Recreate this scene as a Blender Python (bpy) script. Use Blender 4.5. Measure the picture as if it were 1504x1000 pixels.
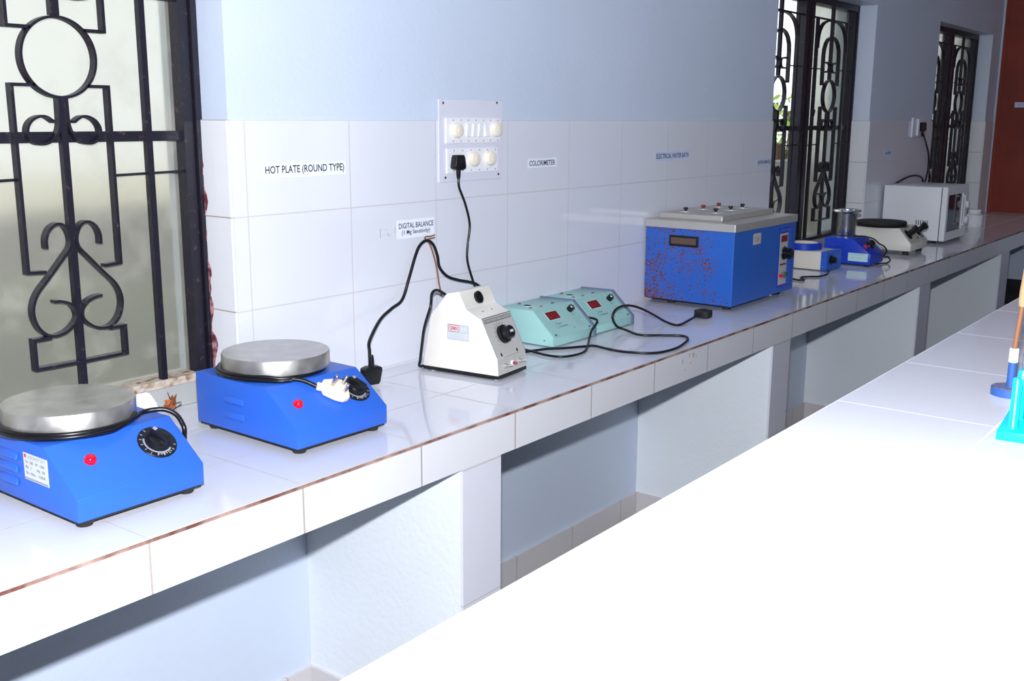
import bpy, bmesh, math, random
from mathutils import Vector, Matrix
random.seed(7)
for o in list(bpy.data.objects): bpy.data.objects.remove(o)
SC = bpy.context.scene
COL = SC.collection

# ---------------------------------------------------------------- camera
CAM_POS = Vector((-1.43246, -1.79591, 0.61639))
CR = Vector((0.60597, -0.79546, 0.00610)); CU = Vector((0.16096, 0.13020, 0.97833)); CF = Vector((0.77802, 0.59285, -0.20852))
CF = CF.normalized(); CR = (CR - CF*CR.dot(CF)).normalized(); CU = CR.cross(CF)
cd = bpy.data.cameras.new('camera'); cam = bpy.data.objects.new('camera', cd); COL.objects.link(cam)
cd.sensor_fit = 'HORIZONTAL'; cd.sensor_width = 36; cd.lens = 36.885; cd.clip_start = 0.02; cd.clip_end = 200
M3 = Matrix((CR, CU, -CF)).transposed(); cam.matrix_world = Matrix.Translation(CAM_POS) @ M3.to_4x4()
SC.camera = cam

# ---------------------------------------------------------------- sky, sun, flash, exposure
wd = bpy.data.worlds.new('sky'); SC.world = wd; wd.use_nodes = True
bg = wd.node_tree.nodes['Background']; bg.inputs[0].default_value = (0.86, 0.93, 1.0, 1); bg.inputs[1].default_value = 1.6
sd = bpy.data.lights.new('sun', 'SUN'); sd.energy = 3.5; sd.angle = 0.02; sd.color = (1, .95, .85)
sun = bpy.data.objects.new('sun', sd); COL.objects.link(sun); sun.rotation_euler = (math.radians(32), 0, math.radians(20))
# the camera's hot-shoe flash
fd = bpy.data.lights.new('camera_flash', 'SPOT'); fd.energy = 312; fd.color = (.93, .95, 1.0); fd.shadow_soft_size = .02
fd.spot_size = math.radians(115); fd.spot_blend = .3
fl = bpy.data.objects.new('camera_flash', fd); COL.objects.link(fl)
fl.matrix_world = Matrix.Translation(CAM_POS + Vector((0.03, 0.025, .15))) @ M3.to_4x4()
VS = SC.view_settings; SC.display_settings.display_device = 'sRGB'
VS.view_transform = 'Standard'; VS.look = 'None'; VS.exposure = 0; VS.gamma = 1; VS.use_curve_mapping = False

# ---------------------------------------------------------------- material helpers
def lin(c):
    return tuple((x/12.92 if x <= .04045 else ((x+.055)/1.055)**2.4) for x in [v/255 for v in c])
def mat(name, rgb, rough=.5, metal=0, spec=.5, coat=0, emit=None, estr=0, trans=0, ior=1.45):
    m = bpy.data.materials.new(name); m.use_nodes = True
    b = m.node_tree.nodes['Principled BSDF']
    b.inputs['Base Color'].default_value = (*lin(rgb), 1); b.inputs['Roughness'].default_value = rough
    b.inputs['Metallic'].default_value = metal; b.inputs['Specular IOR Level'].default_value = spec
    b.inputs['Coat Weight'].default_value = coat; b.inputs['IOR'].default_value = ior
    b.inputs['Transmission Weight'].default_value = trans
    if emit: b.inputs['Emission Color'].default_value = (*lin(emit), 1); b.inputs['Emission Strength'].default_value = estr
    return m
def nodes(m): return m.node_tree.nodes, m.node_tree.links, m.node_tree.nodes['Principled BSDF']
def noise(N, L, scale, detail=3, coord='pos', rough=.5):
    t = N.new('ShaderNodeTexNoise'); t.inputs['Scale'].default_value = scale; t.inputs['Detail'].default_value = detail
    t.inputs['Roughness'].default_value = rough
    if coord == 'pos':
        g = N.new('ShaderNodeNewGeometry'); L.new(g.outputs['Position'], t.inputs['Vector'])
    else:
        g = N.new('ShaderNodeTexCoord'); L.new(g.outputs['Object'], t.inputs['Vector'])
    return t
def ramp(N, L, src, p0, p1, c0=(0,0,0,1), c1=(1,1,1,1)):
    r = N.new('ShaderNodeValToRGB'); e = r.color_ramp.elements
    e[0].position = p0; e[0].color = c0; e[1].position = p1; e[1].color = c1
    L.new(src, r.inputs[0]); return r
def bump(N, L, B, src, strength, dist=.002):
    b = N.new('ShaderNodeBump'); b.inputs['Strength'].default_value = strength; b.inputs['Distance'].default_value = dist
    L.new(src, b.inputs['Height']); L.new(b.outputs[0], B.inputs['Normal']); return b
def mix(N, L, fac, a, b):
    m = N.new('ShaderNodeMix'); m.data_type = 'RGBA'
    for s, v in ((6, a), (7, b)):
        if isinstance(v, tuple): m.inputs[s].default_value = v
        else: L.new(v, m.inputs[s])
    if isinstance(fac, float): m.inputs[0].default_value = fac
    else: L.new(fac, m.inputs[0])
    return m.outputs[2]
def c4(rgb): return (*lin(rgb), 1)
def tile_mat(name, ax, origin, w, h, rgb, grout, rough=.1, joint=.0016, wav=.12, dirt=.0):
    m = mat(name, rgb, rough); N, L, B = nodes(m)
    g = N.new('ShaderNodeNewGeometry'); s = N.new('ShaderNodeSeparateXYZ'); L.new(g.outputs['Position'], s.inputs[0])
    cb = N.new('ShaderNodeCombineXYZ')
    for k in (0, 1):
        a = N.new('ShaderNodeMath'); a.operation = 'SUBTRACT'; L.new(s.outputs[ax[k]], a.inputs[0]); a.inputs[1].default_value = origin[k]
        L.new(a.outputs[0], cb.inputs[k])
    br = N.new('ShaderNodeTexBrick'); br.offset = 0; br.squash = 1
    L.new(cb.outputs[0], br.inputs['Vector'])
    for k, v in (('Scale', 1), ('Mortar Size', joint), ('Mortar Smooth', .2), ('Bias', 0), ('Brick Width', w), ('Row Height', h)): br.inputs[k].default_value = v
    br.inputs['Color1'].default_value = c4(rgb); br.inputs['Color2'].default_value = c4([min(255, v+2) for v in rgb]); br.inputs['Mortar'].default_value = c4(grout)
    col = br.outputs['Color']
    if dirt > 0:
        n = noise(N, L, 60, 5); r = ramp(N, L, n.outputs['Fac'], .70, .74); n2 = noise(N, L, 4, 2); r2 = ramp(N, L, n2.outputs['Fac'], .5, .7)
        mm = N.new('ShaderNodeMath'); mm.operation = 'MULTIPLY'; L.new(r.outputs[0], mm.inputs[0]); L.new(r2.outputs[0], mm.inputs[1])
        m2 = N.new('ShaderNodeMath'); m2.operation = 'MULTIPLY'; L.new(mm.outputs[0], m2.inputs[0]); m2.inputs[1].default_value = dirt
        col = mix(N, L, m2.outputs[0], col, c4((150, 125, 110)))
    L.new(col, B.inputs['Base Color'])
    rr = N.new('ShaderNodeMapRange'); L.new(br.outputs['Fac'], rr.inputs[0]); rr.inputs[3].default_value = rough; rr.inputs[4].default_value = .8
    L.new(rr.outputs[0], B.inputs['Roughness'])
    n = noise(N, L, 5, 2)
    inv = N.new('ShaderNodeMath'); inv.operation = 'MULTIPLY_ADD'; L.new(br.outputs['Fac'], inv.inputs[0]); inv.inputs[1].default_value = -.4
    sc = N.new('ShaderNodeMath'); sc.operation = 'MULTIPLY'; L.new(n.outputs['Fac'], sc.inputs[0]); sc.inputs[1].default_value = wav*4
    L.new(sc.outputs[0], inv.inputs[2]); bump(N, L, B, inv.outputs[0], .35, .002)
    return m
def paint_mat(name, rgb, rough=.55, spec=.4, bscale=90, bs=.25):
    m = mat(name, rgb, rough, spec=spec); N, L, B = nodes(m)
    n = noise(N, L, bscale, 4); bump(N, L, B, n.outputs['Fac'], bs, .003)
    n2 = noise(N, L, 2.2, 4); L.new(mix(N, L, n2.outputs['Fac'], c4([v-8 for v in rgb]), c4([min(255, v+6) for v in rgb])), B.inputs['Base Color'])
    return m

M = {}
M['wall_tile'] = tile_mat('wall_tile', (0, 2), (0, .0036), .3, .2011, (222, 224, 234), (204, 200, 202), .08)
M['reveal_tile'] = tile_mat('reveal_tile', (1, 2), (-.002, .0036), .3, .2011, (226, 227, 232), (170, 160, 150), .1)
M['counter_tile'] = tile_mat('counter_tile', (0, 1), (-.59472, -.4811), .30047, .2045, (222, 223, 232), (206, 199, 195), .07, .0018, dirt=.35)
M['fascia_tile'] = tile_mat('fascia_tile', (0, 2), (-.59472, -.3), .30047, .9, (230, 230, 234), (175, 165, 158), .12, .0022, dirt=.5)
M['pillar_tile'] = tile_mat('pillar_tile', (0, 2), (-.59472+.12, -.393), 9, .3, (224, 224, 234), (200, 195, 195), .12)
M['skirting_tile'] = tile_mat('skirting_tile', (0, 2), (.05, -1.0), .3, .9, (212, 208, 210), (165, 155, 150), .15)
M['island_tile'] = tile_mat('island_tile', (0, 1), (-.0335, -1.5074), .3, .2074, (214, 215, 225), (232, 232, 236), .08, .0017, dirt=.12)
M['island_tile_b'] = tile_mat('island_tile_b', (0, 1), (-.0335, -1.615), .3, .2074, (214, 215, 225), (180, 174, 176), .08, .0017, dirt=.12)
M['floor_tile'] = tile_mat('floor_tile', (0, 1), (0, 0), .3, .3, (122, 114, 106), (90, 84, 80), .25)
M['wall_paint'] = paint_mat('wall_paint', (208, 219, 237), .42)
M['niche_paint'] = paint_mat('niche_paint', (234, 240, 246), .6, bscale=70, bs=.4)
M['base_paint'] = paint_mat('base_paint', (140, 150, 160), .6)
M['ceiling'] = paint_mat('ceiling_paint', (225, 228, 232), .8)
M['edge_grout'] = mat('edge_grout', (128, 84, 70), .9)
def _eg():
    N, L, B = nodes(M['edge_grout']); n = noise(N, L, 22, 5); r = ramp(N, L, n.outputs['Fac'], .38, .66, c4((104, 62, 52)), c4((178, 150, 140))); L.new(r.outputs[0], B.inputs['Base Color']); bump(N, L, B, n.outputs['Fac'], .6, .004)
_eg()
M['edge_stain'] = mat('brownish_stain', (198, 184, 172), .8)
M['iron'] = mat('black_iron', (34, 30, 40), .36, spec=.4)
def _iron():
    N, L, B = nodes(M['iron']); n = noise(N, L, 70, 5, rough=.7); r = ramp(N, L, n.outputs['Fac'], .60, .74, c4((28, 26, 38)), c4((100, 80, 74)))
    L.new(r.outputs[0], B.inputs['Base Color']); bump(N, L, B, n.outputs['Fac'], .4, .002)
_iron()
M['rusty_bar'] = mat('rusty_bar', (170, 150, 136), .8)
def _rb():
    N, L, B = nodes(M['rusty_bar']); n = noise(N, L, 45, 5); r = ramp(N, L, n.outputs['Fac'], .45, .62, c4((196, 186, 170)), c4((132, 82, 62))); L.new(r.outputs[0], B.inputs['Base Color'])
_rb()
M['red_primer'] = mat('red_primer', (130, 52, 52), .6)
def _rp():
    N, L, B = nodes(M['red_primer']); n = noise(N, L, 60, 5); r = ramp(N, L, n.outputs['Fac'], .42, .6, c4((104, 48, 58)), c4((190, 148, 150))); L.new(r.outputs[0], B.inputs['Base Color'])
_rp()
# frosted, dusty pane
M['frosted'] = mat('frosted_glass', (226, 225, 214), .30, trans=1, ior=1.08)
def _fr():
    m = M['frosted']; N, L, B = nodes(m); out = N['Material Output']
    d = N.new('ShaderNodeBsdfDiffuse'); d.inputs[0].default_value = c4((204, 202, 190))
    mx = N.new('ShaderNodeMixShader'); n = noise(N, L, 9, 6, rough=.65); r = ramp(N, L, n.outputs['Fac'], .5, .75, (.24,)*3+(1,), (.46,)*3+(1,))
    L.new(r.outputs[0], mx.inputs[0]); L.new(B.outputs[0], mx.inputs[1]); L.new(d.outputs[0], mx.inputs[2]); L.new(mx.outputs[0], out.inputs[0])
    n2 = noise(N, L, 420, 2); bump(N, L, B, n2.outputs['Fac'], .25, .001)
_fr()
M['blue'] = mat('blue_powder_coat', (44, 100, 206), .4, spec=.45)
def _bl():
    N, L, B = nodes(M['blue']); n = noise(N, L, 700, 2); bump(N, L, B, n.outputs['Fac'], .08, .001)
_bl()
M['dark_blue'] = mat('dark_blue_paint', (22, 62, 190), .35)
M['alu'] = mat('cast_aluminium', (196, 194, 190), .34, .85)
def _al():
    N, L, B = nodes(M['alu']); n = noise(N, L, 30, 6, 'obj'); r = ramp(N, L, n.outputs['Fac'], .3, .7, c4((176, 172, 168)), c4((206, 204, 200))); L.new(r.outputs[0], B.inputs['Base Color'])
    r2 = ramp(N, L, n.outputs['Fac'], .3, .7, (.30,)*3+(1,), (.46,)*3+(1,)); L.new(r2.outputs[0], B.inputs['Roughness'])
_al()
M['steel'] = mat('stainless_steel', (206, 204, 200), .22, 1)
M['brushed'] = mat('brushed_steel', (200, 196, 190), .4, .6)
M['black'] = mat('black_plastic', (20, 20, 24), .28)
M['cable'] = mat('black_cable', (16, 15, 20), .3)
M['cement'] = paint_mat('grey_cement', (172, 174, 172), .7, bscale=40)
M['rubber'] = mat('black_rubber', (38, 36, 38), .7)
M['white_print'] = mat('white_print', (225, 225, 230), .6)
M['red_lens'] = mat('red_lens', (225, 10, 40), .15, coat=.5)
M['pilot_red'] = mat('dull_red_lens', (150, 60, 72), .3)
M['green_lens'] = mat('green_lens', (20, 110, 60), .2)
M['cream_plastic'] = mat('cream_plastic', (246, 228, 208), .3)
M['pin'] = mat('pin_metal', (200, 195, 185), .25, 1)
M['ivory'] = mat('ivory_enamel', (236, 232, 222), .32)
M['ivory_panel'] = mat('grey_ivory_panel', (205, 200, 190), .4)
M['panel_metal'] = mat('etched_metal_panel', (196, 194, 190), .45, .1)
M['ink'] = mat('black_ink', (26, 26, 34), .7)
M['blue_ink'] = mat('blue_black_ink', (34, 38, 78), .7)
M['grey_ink'] = mat('faded_grey_ink', (150, 152, 168), .7)
M['red_ink'] = mat('red_ink', (212, 60, 80), .6)
M['paper'] = mat('white_paper', (238, 242, 252), .6)
M['paper_blue'] = mat('bluish_paper', (205, 216, 242), .6)
M['silver_label'] = mat('silver_label', (206, 212, 214), .45)
M['mint_label'] = mat('pale_mint_label', (190, 226, 226), .5)
M['mint'] = mat('mint_green_enamel', (164, 212, 208), .36)
M['mint_panel'] = mat('mint_green_panel', (158, 202, 198), .42)
M['grey_blue'] = mat('blue_grey_cover', (108, 122, 146), .45)
M['red_window'] = mat('dark_red_display', (120, 14, 26), .15)
M['digit'] = mat('unlit_display_segments', (165, 45, 45), .3)
M['switch_plate'] = mat('pale_lilac_plastic', (222, 222, 236), .35)
M['switch_white'] = mat('white_switch_plastic', (242, 242, 246), .3)
M['cream_socket'] = mat('cream_socket_plastic', (240, 232, 214), .35)
M['dark_hole'] = mat('dark_hole', (18, 16, 18), .8)
M['screw'] = mat('screw_metal', (110, 100, 95), .5, .8)
M['copper'] = mat('brown_wire', (140, 92, 76), .5)
M['mw_body'] = mat('pale_grey_enamel', (238, 240, 244), .4)
M['mw_window'] = mat('dark_oven_glass', (30, 30, 48), .08)
M['mw_dark'] = mat('dark_seam', (40, 44, 52), .6)
M['mantle_white'] = mat('cream_white_enamel', (228, 220, 208), .4)
M['glass_wool'] = mat('cream_glass_wool', (214, 200, 178), .95)
M['off_white'] = mat('off_white_enamel', (226, 222, 212), .36)
M['maroon'] = mat('maroon_board', (104, 30, 20), .5)
def _mr():
    N, L, B = nodes(M['maroon']); n = noise(N, L, 3, 5); r = ramp(N, L, n.outputs['Fac'], .3, .7, c4((120, 36, 18)), c4((146, 52, 28))); L.new(r.outputs[0], B.inputs['Base Color'])
_mr()
M['cyan'] = mat('cyan_plastic', (16, 190, 226), .3)
M['tube_glass'] = mat('clear_glass', (250, 252, 255), .02, trans=1, ior=1.3)
M['stand_blue'] = mat('worn_blue_paint', (42, 82, 150), .5)
M['stand_top'] = mat('rust_stained_blue', (112, 104, 120), .8)
def _st():
    N, L, B = nodes(M['stand_top']); n = noise(N, L, 120, 4); r = ramp(N, L, n.outputs['Fac'], .4, .65, c4((70, 98, 150)), c4((138, 108, 96))); L.new(r.outputs[0], B.inputs['Base Color'])
_st()
M['wood'] = mat('brown_wood', (128, 86, 60), .6)
M['pale_wood'] = mat('pale_wood', (168, 138, 100), .6)
M['leaf_brown'] = mat('dry_leaf', (168, 98, 58), .8)
M['twig'] = mat('dark_twig', (60, 44, 44), .8)
M['cardboard'] = mat('cardboard', (128, 92, 64), .85)
M['dark_cloth'] = mat('dark_cloth', (36, 32, 34), .9)
M['recess_brown'] = mat('dull_brown', (96, 76, 66), .7)
M['ground'] = mat('ground', (168, 166, 150), .95)
M['compound'] = paint_mat('compound_wall', (84, 84, 84), .9)
M['leaf'] = mat('leaf_green', (120, 150, 50), .6)
M['leaf_dark'] = mat('leaf_dark_green', (70, 92, 52), .6)
M['bark'] = mat('bark', (90, 74, 58), .9)

# rust-eaten blue enamel of the water bath; strong on the left face, faint on the right
def rust_mat(name, rgb, lo, hi, fine, zc):
    m = mat(name, rgb, .4); N, L, B = nodes(m)
    v = N.new('ShaderNodeTexNoise'); v.inputs['Scale'].default_value = fine; v.inputs['Detail'].default_value = 4; v.inputs['Roughness'].default_value = .7
    g = N.new('ShaderNodeNewGeometry'); L.new(g.outputs['Position'], v.inputs['Vector'])
    big = noise(N, L, 11, 3)
    a = N.new('ShaderNodeMath'); a.operation = 'MULTIPLY_ADD'; L.new(big.outputs['Fac'], a.inputs[0]); a.inputs[1].default_value = .4; L.new(v.outputs['Fac'], a.inputs[2])
    s = N.new('ShaderNodeSeparateXYZ'); L.new(g.outputs['Position'], s.inputs[0])
    # more rust low on the face and away from the front corner
    mz = N.new('ShaderNodeMapRange'); L.new(s.outputs[2], mz.inputs[0]); mz.inputs[1].default_value = .02; mz.inputs[2].default_value = .26; mz.inputs[3].default_value = zc; mz.inputs[4].default_value = -.01
    my = N.new('ShaderNodeMapRange'); L.new(s.outputs[1], my.inputs[0]); my.inputs[1].default_value = -.33; my.inputs[2].default_value = -.24; my.inputs[3].default_value = -.12; my.inputs[4].default_value = 0
    t = N.new('ShaderNodeMath'); L.new(a.outputs[0], t.inputs[0]); L.new(mz.outputs[0], t.inputs[1])
    t2 = N.new('ShaderNodeMath'); L.new(t.outputs[0], t2.inputs[0]); L.new(my.outputs[0], t2.inputs[1])
    r = ramp(N, L, t2.outputs[0], lo, hi)
    n3 = noise(N, L, 200, 2); rc = ramp(N, L, n3.outputs['Fac'], .4, .6, c4((74, 44, 54)), c4((140, 78, 56)))
    L.new(mix(N, L, r.outputs[0], c4(rgb), rc.outputs[0]), B.inputs['Base Color'])
    rr = N.new('ShaderNodeMapRange'); L.new(r.outputs[0], rr.inputs[0]); rr.inputs[3].default_value = .35; rr.inputs[4].default_value = .9; L.new(rr.outputs[0], B.inputs['Roughness'])
    return m
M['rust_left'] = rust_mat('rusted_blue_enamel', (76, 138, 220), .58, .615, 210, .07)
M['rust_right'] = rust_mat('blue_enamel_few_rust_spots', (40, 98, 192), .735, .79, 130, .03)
# ---------------------------------------------------------------- object helpers
def obj(name, bm, m, parent=None, smooth=None, label=None, mats=None, loc=None):
    me = bpy.data.meshes.new(name)
    bmesh.ops.recalc_face_normals(bm, faces=bm.faces[:])
    if smooth is not None:
        for e in bm.edges:
            e.smooth = not (len(e.link_faces) == 2 and e.calc_face_angle(0) > math.radians(smooth))
        for f in bm.faces: f.smooth = True
    bm.to_mesh(me); bm.free()
    for x in (mats or [m]): me.materials.append(M[x] if isinstance(x, str) else x)
    o = bpy.data.objects.new(name, me); COL.objects.link(o)
    if parent: o.parent = parent
    if label: o['label'] = label
    if loc: o.location = loc
    return o
def thing(name, label, cat, loc=(0,0,0), rz=0, group=None, kind=None):
    o = bpy.data.objects.new(name, None); COL.objects.link(o); o.empty_display_size = .05
    o.location = loc; o.rotation_euler = (0, 0, rz); o['label'] = label; o['category'] = cat
    if group: o['group'] = group
    if kind: o['kind'] = kind
    return o
def tag(o, label, cat, group=None, kind=None):
    o['label'] = label; o['category'] = cat
    if group: o['group'] = group
    if kind: o['kind'] = kind
    return o
def struct(name, bm, m, label=None, **k):
    o = obj(name, bm, m, **k); o['kind'] = 'structure'
    if label: o['label'] = label
    return o
NB = bmesh.new
def box(bm, a, b, bev=0, mx=None, seg=2, mi=0):
    vs = [bm.verts.new((x, y, z)) for z in (a[2], b[2]) for x, y in ((a[0], a[1]), (b[0], a[1]), (b[0], b[1]), (a[0], b[1]))]
    fs = [bm.faces.new([vs[i] for i in q]) for q in ((0,1,2,3), (7,6,5,4), (0,4,5,1), (1,5,6,2), (2,6,7,3), (3,7,4,0))]
    for f in fs: f.material_index = mi
    if bev:
        r = bmesh.ops.bevel(bm, geom=list({e for f in fs for e in f.edges}), offset=bev, segments=seg, affect='EDGES', profile=.5)
        vs = list({v for v in r['verts']} | {v for v in vs if v.is_valid})
    if mx: 
        for v in vs: v.co = mx @ v.co
    return vs
def prism(bm, prof, axis, a, b, bev=0, mx=None, seg=2):
    """extrude a closed 2-D outline along an axis: axis 'x' outline is (y,z); 'y' is (x,z); 'z' is (x,y)"""
    def P(p, t): return {'x': (t, p[0], p[1]), 'y': (p[0], t, p[1]), 'z': (p[0], p[1], t)}[axis]
    v0 = [bm.verts.new(P(p, a)) for p in prof]; v1 = [bm.verts.new(P(p, b)) for p in prof]; n = len(prof)
    fs = [bm.faces.new(v0), bm.faces.new(v1[::-1])] + [bm.faces.new((v0[i], v0[(i+1) % n], v1[(i+1) % n], v1[i])) for i in range(n)]
    vs = v0+v1
    if bev:
        r = bmesh.ops.bevel(bm, geom=list({e for f in fs for e in f.edges}), offset=bev, segments=seg, affect='EDGES', profile=.5)
        vs = list({v for v in r['verts']} | {v for v in vs if v.is_valid})
    if mx:
        for v in vs: v.co = mx @ v.co
    return vs
def lathe(bm, prof, seg=48, mx=None, cap0=True, cap1=True):
    """prof: list of (r, z)"""
    rings = []
    for r, z in prof:
        rings.append([bm.verts.new((r*math.cos(2*math.pi*i/seg), r*math.sin(2*math.pi*i/seg), z)) for i in range(seg)])
    for a, b in zip(rings, rings[1:]):
        for i in range(seg): bm.faces.new((a[i], a[(i+1) % seg], b[(i+1) % seg], b[i]))
    if cap0: bm.faces.new(rings[0][::-1])
    if cap1: bm.faces.new(rings[-1])
    if mx:
        for rg in rings:
            for v in rg: v.co = mx @ v.co
def cyl(bm, r, z0, z1, seg=24, mx=None, bev=0):
    p = [(r, z0), (r, z1)] if not bev else [(r-bev, z0), (r, z0+bev), (r, z1-bev), (r-bev, z1)]
    lathe(bm, p, seg, mx)
def frame(o, u, v):
    u = Vector(u).normalized(); v = Vector(v); v = (v-u*u.dot(v)).normalized(); n = u.cross(v)
    m = Matrix((u, v, n)).transposed().to_4x4(); m.translation = Vector(o); return m
def smooth_path(pts, k=8, closed=False):
    P = [Vector(p) for p in pts]; out = []; n = len(P)
    rng = range(n) if closed else range(n-1)
    for i in rng:
        p0 = P[(i-1) % n] if closed or i > 0 else P[0]*2-P[1]
        p1 = P[i]; p2 = P[(i+1) % n]
        p3 = P[(i+2) % n] if closed or i+2 < n else P[-1]*2-P[-2]
        for j in range(k):
            t = j/k; out.append(.5*((2*p1)+(p2-p0)*t+(2*p0-5*p1+4*p2-p3)*t*t+(3*p1-p0-3*p2+p3)*t**3))
    if not closed: out.append(P[-1])
    return out
def tube(bm, pts, r, seg=10, k=8, closed=False, smooth=True):
    P = smooth_path(pts, k, closed) if smooth else [Vector(p) for p in pts]
    n = len(P); rings = []; up = None
    for i, p in enumerate(P):
        a = P[i-1] if (i > 0 or closed) else p; b = P[(i+1) % n] if (i < n-1 or closed) else p
        t = (b-a).normalized()
        if up is None:
            up = Vector((0, 0, 1)) if abs(t.z) < .9 else Vector((0, 1, 0))
        s = t.cross(up)
        if s.length < 1e-5: s = t.cross(Vector((1, 0, 0)))
        s.normalize(); up = s.cross(t).normalized()
        rings.append([bm.verts.new(p + (s*math.cos(2*math.pi*j/seg)+up*math.sin(2*math.pi*j/seg))*r) for j in range(seg)])
    prs = list(zip(rings, rings[1:])) + ([(rings[-1], rings[0])] if closed else [])
    for a, b in prs:
        for j in range(seg): bm.faces.new((a[j], a[(j+1) % seg], b[(j+1) % seg], b[j]))
    if not closed: bm.faces.new(rings[0][::-1]); bm.faces.new(rings[-1])
def strip(bm, pts, th, y0, y1, k=8, closed=False, smooth=True, mx=None):
    """a flat iron bar bent in the x-z plane: th thick in the plane, y0..y1 deep"""
    P = [Vector((p[0], 0, p[1])) for p in pts]
    if smooth: P = smooth_path(P, k, closed)
    n = len(P); R = []
    for i, p in enumerate(P):
        a = P[i-1] if (i > 0 or closed) else p; b = P[(i+1) % n] if (i < n-1 or closed) else p
        if not smooth and 0 < i < n-1:
            t1 = (p-a).normalized(); t2 = (b-p).normalized(); t = (t1+t2).normalized(); w = 1/max(.4, t.dot(t1))
        else: t = (b-a).normalized(); w = 1
        nn = Vector((-t.z, 0, t.x))*th/2*w
        R.append([bm.verts.new(q) for q in ((p.x+nn.x, y0, p.z+nn.z), (p.x-nn.x, y0, p.z-nn.z), (p.x-nn.x, y1, p.z-nn.z), (p.x+nn.x, y1, p.z+nn.z))])
    for a, b in list(zip(R, R[1:])) + ([(R[-1], R[0])] if closed else []):
        for j in range(4): bm.faces.new((a[j], a[(j+1) % 4], b[(j+1) % 4], b[j]))
    if not closed: bm.faces.new(R[0][::-1]); bm.faces.new(R[-1])
    if mx:
        for r in R:
            for v in r: v.co = mx @ v.co
def text(name, body, W, H, mx, m, parent, bold=0.0, depth=.0003):
    """lettering W wide and H tall, its lower-left corner at the origin of frame mx"""
    cu = bpy.data.curves.new('lettering', 'FONT'); cu.body = body; cu.size = 1; cu.offset = bold; cu.resolution_u = 3
    t = bpy.data.objects.new('lettering', cu); COL.objects.link(t)
    dg = bpy.context.evaluated_depsgraph_get(); dg.update()
    me = bpy.data.meshes.new_from_object(t.evaluated_get(dg)); bpy.data.objects.remove(t); bpy.data.curves.remove(cu)
    xs = [v.co.x for v in me.vertices]; ys = [v.co.y for v in me.vertices]
    x0, x1, y0, y1 = min(xs), max(xs), min(ys), max(ys)
    for v in me.vertices:
        v.co = mx @ Vector(((v.co.x-x0)/(x1-x0)*W, (v.co.y-y0)/(y1-y0)*H, depth))
    me.name = name; me.materials.append(M[m] if isinstance(m, str) else m)
    o = bpy.data.objects.new(name, me); COL.objects.link(o)
    if parent: o.parent = parent
    return o

# ---------------------------------------------------------------- room shell
WT = .607; XE = 6.25; FL = -.79; CE = 2.25
OPEN = [(-1.237, -.037), (2.665, 3.815), (4.86, 6.034)]; OB, OT = .05, 1.152
bm = NB()
xs = [-3.2] + [v for o in OPEN for v in o] + [6.45]
for i in range(0, len(xs), 2): box(bm, (xs[i], .006, FL), (xs[i+1], .22, CE))
for a, b in OPEN:
    box(bm, (a, .006, OT), (b, .22, CE)); box(bm, (a, .11, -.088), (b, .22, OB)); box(bm, (a, .006, FL), (b, .22, -.088))
struct('wall_window_side', bm, 'wall_paint', 'pale blue painted wall with barred windows above the long counter')
bm = NB(); box(bm, (-3.4, -4.9, FL-.1), (6.45, .22, FL)); struct('floor', bm, 'floor_tile')
bm = NB(); box(bm, (-3.4, -4.9, CE), (6.45, .22, CE+.1)); struct('ceiling', bm, 'ceiling')
bm = NB(); box(bm, (XE, -4.9, FL), (6.45, .006, CE)); struct('wall_far_end', bm, 'wall_paint', 'dim painted end wall beyond the counter')
bm = NB(); box(bm, (-3.4, -4.9, FL), (-3.2, .22, CE)); struct('wall_near_end', bm, 'wall_paint')
bm = NB()
box(bm, (-3.2, -4.9, FL), (XE, -4.7, .1)); box(bm, (-3.2, -4.9, 1.6), (XE, -4.7, CE))
for x, w in ((-3.2, 1.2), (-1.3, 2.5), (1.9, 2.5), (5.1, 1.15)): box(bm, (x, -4.9, .1), (x+w, -4.7, 1.6))
struct('wall_opposite', bm, 'wall_paint')
# wainscot tiles of the window wall
bm = NB()
for i in range(0, len(xs), 2): box(bm, (max(xs[i], -3.2), 0, 0), (min(xs[i+1], XE), .006, WT))
struct('trim_1', bm, 'wall_tile', 'white glazed wall tiles up to shoulder height')
bm = NB()
for a, b in OPEN:
    for x0, x1 in ((a, a+.004), (b-.004, b)): box(bm, (x0, .0061, .0), (x1, .11, WT))
struct('trim_2', bm, 'reveal_tile', 'white tiles lining the window reveals')
bm = NB()
for a, b in OPEN: box(bm, (a+.004, .1, .0005), (b-.004, .1099, OB))
struct('trim_3', bm, 'cement', 'low riser below the windows')
# loose patch of white plaster on the riser of the nearest window
bm = NB()
pp = [(-.232, .051), (-.214, .052), (-.203, .046), (-.196, .036), (-.188, .022), (-.183, .004), (-.225, .003), (-.231, .02)]
prism(bm, pp, 'y', .094, .1); tag(obj('plaster_patch', bm, 'paper'), 'ragged white plaster patch on the riser under the nearest window', 'patch')
# red primer smear beside the nearest window frame
bm = NB()
zs = [i/36*.56 for i in range(37)]
L1 = [(.106, z) for z in zs]; R1 = [(.088 + .009*math.sin(z*61)*math.sin(z*23+1) - (.012 if z < .25 else 0)*abs(math.sin(z*40)), z) for z in zs]
prism(bm, L1 + R1[::-1], 'x', -.0425, -.041)
struct('trim_4', bm, 'red_primer', 'chipped red primer beside the nearest window frame')

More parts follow.
